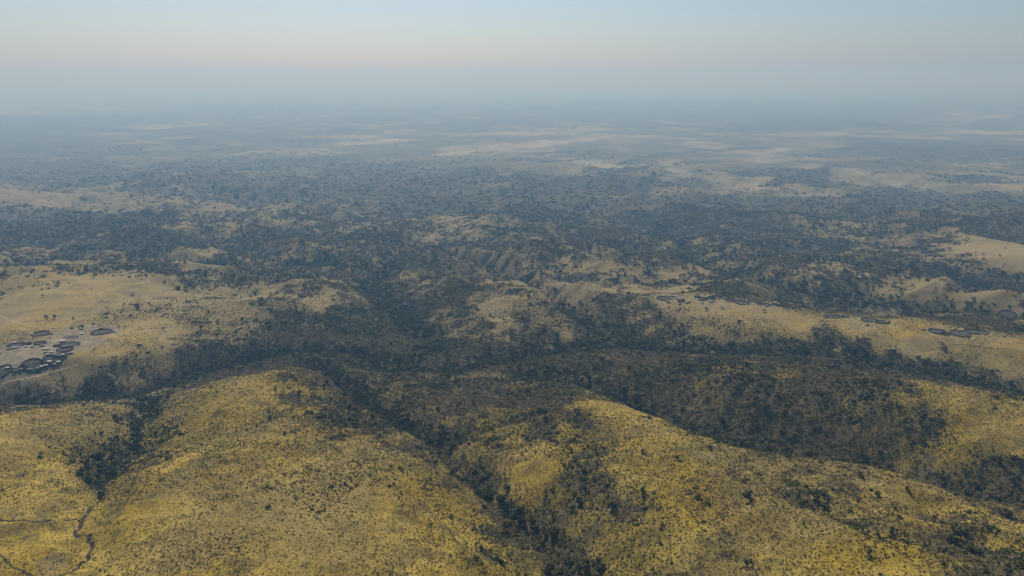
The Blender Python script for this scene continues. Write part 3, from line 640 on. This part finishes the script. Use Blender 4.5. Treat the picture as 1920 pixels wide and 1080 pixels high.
# ------------------------------------------------------------------ trees and bushes
ZONES = [(90, 880, 'on the golden meadow hill at the lower left'), (230, 830, 'in the small gully between the two golden hills'), (470, 850, 'on the broad golden dome'), (520, 1010, 'on the near flank of the golden dome'), (560, 730, 'along the crest of the golden dome'),
    (700, 880, 'on the dome slope that tips to the ravine'), (820, 850, 'at the head of the dark ravine'), (940, 960, 'down in the dark ravine'), (1100, 1010, 'on the dark bank right of the ravine'), (1050, 850, 'on the scrubby shoulder above the ravine'), (1230, 840, 'on the bright narrow spur'),
    (1350, 950, 'on the golden spur right of the ravine'), (1650, 960, 'on the scrub slope at the lower right'), (1850, 1040, 'in the lower right corner scrub'), (1500, 780, 'on the dark shaded hillside'), (1850, 800, 'on the bare golden shoulder at the right edge'), (1600, 680, 'in the wooded valley below the ridge village'),
    (1550, 620, 'on the open ridge of the long village'), (1300, 600, 'on the scrub slope under the ridge village'), (1700, 560, 'in the wooded valley behind the ridge village'), (1850, 475, 'on the yellow field far right'), (1050, 640, 'on the bare rise amid the woods'), (900, 580, 'on the central bare ridge'),
    (720, 600, 'in the central wooded valley'), (900, 720, 'in the thick wood behind the spur'), (650, 700, 'in the wood beyond the golden dome'), (350, 700, 'in the wooded cut below the hillside village'), (150, 730, 'on the scrub bank below the hillside village'), (250, 640, 'on the grass beside the hillside village'), (420, 580, 'on the scrub edge of the village plateau'), (120, 560, 'on the bald plateau above the hillside village')]
def zone(u, v): return min(ZONES, key=lambda q: ((q[0]-u)/1.6)**2+(q[1]-v)**2)[2]
def sized(s, lim): return 'small' if s < lim[0] else 'middling' if s < lim[1] else 'large'
def add_tree(name, cat, meshes, x, y, s, rz, label, group):
    e = bpy.data.objects.new(name, None); C.objects.link(e); e.location = (x, y, gz(x, y)-.1); e.rotation_euler.z = rz
    e.scale = (s, s, s*random.uniform(.85, 1.15)); e['label'] = label; e['category'] = cat; e['group'] = group
    for nm, me in zip(('crown', 'trunk'), meshes):
        o = bpy.data.objects.new(nm, me); C.objects.link(o); o.parent = e
LONE = [(78, 854, 3.6, 'a', 'lone flat-topped tree casting a dark shadow on the empty left meadow'), (1204, 924, 2.9, 'e', 'single round dark tree standing clear on the bright spur'), (1085, 948, 5.2, 'e', 'big round dark tree on the bank above the ravine'), (1150, 955, 5.0, 'e', 'broad dark clump tree beside the shaded bank'),
    (1535, 935, 6.0, 'e', 'widest dark tree on the scrub slope'), (1404, 936, 5.5, 'e', 'dark tree at the edge of the golden spur'), (1647, 930, 3.2, 'e', 'small dark tree below the shaded valley edge'), (1700, 920, 2.6, 'e', 'dark tree on the bright rim of the spur'), (1343, 832, 3.2, 'e', 'round green tree on the crest of the bright spur'),
    (1330, 842, 2.4, 'e', 'smaller tree just left of the round crest tree'), (1403, 1060, 3.2, 'e', 'round dark tree near the bottom edge on the golden spur'), (902, 1032, 3.0, 'e', 'dark tree with bushes around it on the dome above the ravine'), (886, 996, 1.9, 'e', 'small dark tree on the dome rim'), (748, 936, 1.6, 'e', 'tiny dark tree in the middle of the dome'),
    (796, 914, 1.8, 'e', 'tiny dark tree on the dome near the ravine'), (1800, 1010, 6.0, 'e', 'leafy clump in the lower right scrub'), (1628, 1040, 2.8, 'e', 'dark low tree on the golden slope near the bottom'), (1766, 1062, 2.2, 'e', 'small dark tree in the bottom right scrub'), (1035, 922, 2.0, 'e', 'small tree on the shoulder above the shaded bank'),
    (1862, 763, 3.4, 'a', 'flat tree alone on the bare golden shoulder'), (1540, 606, 4.4, 'a', 'umbrella tree alone on the open ridge above the scrub'), (1573, 626, 3.8, 'e', 'tall dark-green tree on the ridge edge'), (1324, 580, 4.2, 'a', 'pale thorn tree in front of the ridge pens'), (1353, 578, 4.0, 'a', 'reddish bare thorn tree in front of the long pen'), (1432, 584, 3.8, 'a', 'umbrella tree below the last ridge pens'), (1492, 583, 3.8, 'a', 'umbrella tree at the right end of the pen row'),
    (1235, 590, 5.0, 'e', 'rounded dark tree on the scrub slope under the first ridge pen'), (376, 616, 4.4, 'e', 'dark rounded tree on grass right of the solitary pen'), (307, 618, 3.4, 'a', 'thorn tree on grass beyond the solitary pen'), (452, 612, 6.5, 'a', 'wide spreading tree at the end of the grass shelf'), (260, 578, 4.6, 'e', 'dark green tree on the bald plateau'), (88, 596, 4.0, 'e', 'left tree of the pair above the upper pen'), (102, 596, 4.4, 'e', 'right tree of the pair above the upper pen'), (137, 598, 2.6, 'e', 'small round tree above the grey lane'), (200, 592, 6.0, 'a', 'wide flat tree above the solitary pen'), (176, 657, 1.5, 'e', 'small bush-like tree right of the pens'), (305, 652, 2.2, 'e', 'slim dark tree on the open grass shelf'),
    (80, 556, 4.0, 'a', 'flat tree on the left of the bald plateau'), (250, 552, 4.2, 'a', 'flat tree on the right of the bald plateau'), (176, 520, 6.0, 'a', 'wide tree on the skyline of the bald plateau'), (1204, 848, 2.6, 'e', 'tree on the left rim of the bright spur'), (1480, 860, 4.0, 'e', 'leafy tree at the foot of the shaded hillside'), (1270, 860, 2.4, 'e', 'bush-like tree mid-way along the bright spur'), (300, 832, 2.0, 'e', 'small tree up the dome from the gully'), (385, 852, 2.0, 'a', 'small thorn tree on the dome'), (412, 855, 2.2, 'a', 'thorn tree right of its twin on the dome'), (445, 932, 1.2, 'e', 'little dark tree low on the dome'), (447, 1030, 2.0, 'e', 'isolated dark tree near the bottom of the dome')]
for i, (u, v, s, k, lab) in enumerate(LONE):
    x, y = locate(u, v+s*FPX*.25/1000)
    if k == 'a': add_tree('acacia_tree', 'tree', acacias[i % 4], x, y, s, random.uniform(0, 6), lab, 'single trees one can pick out')
    else: add_tree('evergreen_tree', 'tree', evergreens[i % 3], x, y, s*.8, random.uniform(0, 6), lab, 'single trees one can pick out')
    KEEP_OUT.append((x, y, s))

plans = {}
WET = wet
def cover_at(x, y): return samp(COVER, x, y)
# trees: more in the ravines and woods
x, y, r = sector(320, 2600, 60000); z = samp(Z, x, y); c = cover_at(x, y); w = samp(WET, x, y); so = samp(SOIL, x, y)
ok = in_frame(x, y, z) & (rng.random(len(x)) < (0.10*c**2+0.75*w*np.clip(c*1.5, 0, 1)*np.clip(1200/r, .35, 1)*(.4+.6*sstep(650, 1000, r))+.0015+.004*sstep(800, 1100, r))*(1-so)) & clear_of(x, y)
plans['tree'] = (x[ok], y[ok], z[ok], rng.uniform(2.2, 4.6, ok.sum())*(1+.45*w[ok]))
# scattered umbrella trees on the village plateau fringe and the fields
x, y, r = sector(900, 3000, 9000); z = samp(Z, x, y); c = cover_at(x, y)
ok = in_frame(x, y, z) & (rng.random(len(x)) < .35*np.clip(c*2.0, .02, .9)) & clear_of(x, y)
plans['acacia'] = (x[ok], y[ok], z[ok], rng.uniform(3.2, 5.8, ok.sum()))
# bushes
x, y, r = sector(300, 1450, 240000); z = samp(Z, x, y); c = cover_at(x, y)
ok = in_frame(x, y, z) & (rng.random(len(x)) < .92*c) & clear_of(x, y)
plans['bush'] = (x[ok], y[ok], z[ok], np.clip(rng.lognormal(-.30, .42, ok.sum()), .35, 2.4)*(1+.5*c[ok]))
x, y, r = sector(1450, 2900, 230000); z = samp(Z, x, y); c = cover_at(x, y)
ok = in_frame(x, y, z) & (rng.random(len(x)) < c) & clear_of(x, y)
plans['bush_mid'] = (x[ok], y[ok], z[ok], np.clip(rng.lognormal(.55, .45, ok.sum()), .7, 5.5))
# small dark shrubs dotted over the open grass
x, y, r = sector(300, 1300, 340000); z = samp(Z, x, y); c = cover_at(x, y); g = fbm(x, y, 70, 3, 140); so = samp(SOIL, x, y)
ok = in_frame(x, y, z) & (rng.random(len(x)) < np.clip(.17+1.0*c+1.6*samp(DENS, x, y)+.95*g, .02, .95)*(1-so)) & clear_of(x, y)
plans['shrublet'] = (x[ok], y[ok], z[ok], rng.uniform(.25, .8, ok.sum()))
# dry tussocks of the near grass
x, y, r = sector(300, 900, 150000); z = samp(Z, x, y); so = samp(SOIL, x, y); g = fbm(x, y, 40, 3, 150)
ok = in_frame(x, y, z) & (rng.random(len(x)) < (.45+.5*g)*(1-so)) & clear_of(x, y)
plans['tussock'] = (x[ok], y[ok], z[ok], rng.uniform(.3, .65, ok.sum()))
x, y, r = sector(2900, 8000, 260000); z = samp(Z, x, y); c = cover_at(x, y)
ok = in_frame(x, y, z) & (rng.random(len(x)) < c*(.8-.72*sstep(3400, 6600, r)))
plans['grove'] = (x[ok], y[ok], z[ok], np.clip(rng.lognormal(1.35, .45, ok.sum()), 1.8, 12))

def take_largest(key, n):
    """the n that show largest become things of their own; the rest stay in the mass"""
    x, y, z, s = plans[key]; app = s/np.sqrt(x*x+y*y+(z-CAM_H)**2); order = np.argsort(-app)[:n*4]
    u, v = to_uv(x[order], y[order], z[order]); fr = (u > 4) & (u < 1916) & (v < 1074) & (v > 0)
    order = order[fr]; order = order[line_of_sight(x[order], y[order], z[order]+s[order])][:n]
    sel = [(x[i], y[i], s[i]) for i in order]; m = np.ones(len(x), bool); m[order] = False
    plans[key] = tuple(q[m] for q in plans[key]); return sel
for x, y, s in take_largest('tree', 270):
    z0 = zone(*to_uv(x, y, gz(x, y))); add_tree('evergreen_tree', 'tree', evergreens[random.randrange(3)], x, y, s*.8, random.uniform(0, 6), sized(s, (2.9, 4.2))+' dark evergreen tree '+z0, sized(s, (2.9, 4.2))+' evergreen trees '+z0)
for x, y, s in take_largest('acacia', 270):
    z0 = zone(*to_uv(x, y, gz(x, y))); add_tree('acacia_tree', 'tree', acacias[random.randrange(4)], x, y, s, random.uniform(0, 6), sized(s, (4.0, 5.0))+' flat-topped acacia '+z0, sized(s, (4.0, 5.0))+' acacias '+z0)
bm_all = bush_dark+bush_olive+bush_thorn
for x, y, s in take_largest('bush', 300):
    z0 = zone(*to_uv(x, y, gz(x, y))); k = random.randrange(len(bm_all)); kind = 'dark green' if k < 3 else 'olive' if k < 6 else 'grey thorny'
    o = bpy.data.objects.new('bush', bm_all[k]); C.objects.link(o); o.location = (x, y, gz(x, y)-.1); o.scale = (s, s, s*random.uniform(.8, 1.1)); o.rotation_euler.z = random.uniform(0, 6)
    o['label'] = f'{sized(s, (1.55, 1.75))} {kind} bush {z0}'; o['category'] = 'bush'; o['group'] = f'{sized(s, (1.55, 1.75))} {kind} bushes {z0}'
tick('plans '+' '.join(f'{k}:{len(v[0])}' for k, v in plans.items()))

# the masses: points that carry size, turn and kind, and copies of the prototypes on them
def proto_collection(name, meshes):
    col = bpy.data.collections.new(name)
    for i, me in enumerate(meshes): col.objects.link(bpy.data.objects.new(f'{name}_{i:02d}', me))
    return col
def mass(name, plan, meshes, weights, label, sink=.08, sq=(.75, 1.15)):
    x, y, z, s = plan; n = len(x); me = bpy.data.meshes.new(name); me.vertices.add(n)
    me.vertices.foreach_set('co', np.c_[x, y, z-sink*s].astype(np.float32).ravel())
    me.attributes.new('size', 'FLOAT_VECTOR', 'POINT').data.foreach_set('vector', np.c_[s*rng.uniform(.85, 1.2, n), s*rng.uniform(.85, 1.2, n), s*rng.uniform(sq[0], sq[1], n)].astype(np.float32).ravel())
    me.attributes.new('turn', 'FLOAT_VECTOR', 'POINT').data.foreach_set('vector', np.c_[rng.normal(0, .07, n), rng.normal(0, .07, n), rng.uniform(0, 6.28, n)].astype(np.float32).ravel())
    w = np.array(weights, float); which = rng.choice(len(meshes), n, p=w/w.sum())
    if len(meshes) == 10:                                   # dark, olive and thorn kinds gather in stands of their own
        t = fbm(x, y, 110, 3, 160)+rng.normal(0, .16, n)+.35*(samp(WET, x, y)-.12)
        which = np.where(t > .20, rng.integers(0, 3, n), np.where(t > -.04, rng.integers(3, 6, n), rng.integers(6, 10, n)))
    me.attributes.new('which', 'INT', 'POINT').data.foreach_set('value', which.astype(np.int32))
    o = bpy.data.objects.new(name, me); C.objects.link(o); o['kind'] = 'stuff'; o['label'] = label
    ng = bpy.data.node_groups.new(name, 'GeometryNodeTree')
    ng.interface.new_socket('Geometry', in_out='INPUT', socket_type='NodeSocketGeometry'); ng.interface.new_socket('Geometry', in_out='OUTPUT', socket_type='NodeSocketGeometry')
    gi = ng.nodes.new('NodeGroupInput'); go = ng.nodes.new('NodeGroupOutput'); iop = ng.nodes.new('GeometryNodeInstanceOnPoints'); ci = ng.nodes.new('GeometryNodeCollectionInfo')
    ci.inputs['Collection'].default_value = proto_collection(name+'_kind', meshes); ci.inputs['Separate Children'].default_value = True; ci.inputs['Reset Children'].default_value = True
    iop.inputs['Pick Instance'].default_value = True
    def attr(nm, t):
        a = ng.nodes.new('GeometryNodeInputNamedAttribute'); a.data_type = t; a.inputs['Name'].default_value = nm; return a.outputs['Attribute']
    ng.links.new(gi.outputs[0], iop.inputs['Points']); ng.links.new(ci.outputs[0], iop.inputs['Instance']); ng.links.new(attr('which', 'INT'), iop.inputs['Instance Index'])
    er = ng.nodes.new('FunctionNodeEulerToRotation'); ng.links.new(attr('turn', 'FLOAT_VECTOR'), er.inputs[0]); ng.links.new(er.outputs[0], iop.inputs['Rotation'])
    ng.links.new(attr('size', 'FLOAT_VECTOR'), iop.inputs['Scale']); ng.links.new(iop.outputs[0], go.inputs[0])
    md = o.modifiers.new('copies', 'NODES'); md.node_group = ng
mass('woodland_trees', (*plans['tree'][:3], plans['tree'][3]*.8), eve_j, [1, 1, 1], 'dark evergreen trees crowding the ravines and valleys')
mass('acacia_woodland', plans['acacia'], aca_j, [1]*4, 'flat-topped acacias scattered over the far slopes')
mass('thorn_scrub', plans['bush'], bm_all, [1, 1, 1, 1.6, 1.6, 1.6, 2.6, 2.6, 2.6, 2.6], 'dense thorn scrub over the near hillsides and valleys')
mass('distant_scrub', plans['bush_mid'], bm_all, [1.4, 1.4, 1.4, 1.5, 1.5, 1.5, 1.6, 1.6, 1.6, 1.6], 'dense blue-grey scrub over the middle distance')
mass('dotted_shrubs', plans['shrublet'], bm_all, [2, 2, 2, 2, 2, 2, 1, 1, 1, 1], 'tiny dark shrubs dotted through the golden grass')
mass('grass_tussocks', plans['tussock'], tuft, [1, 1, 1], 'dry golden grass tussocks on the near hills')
mass('distant_woodland', plans['grove'], grove, [1, 1, 1, .7], 'far-off woodland blanketing the hazy lowland')
tick('done')
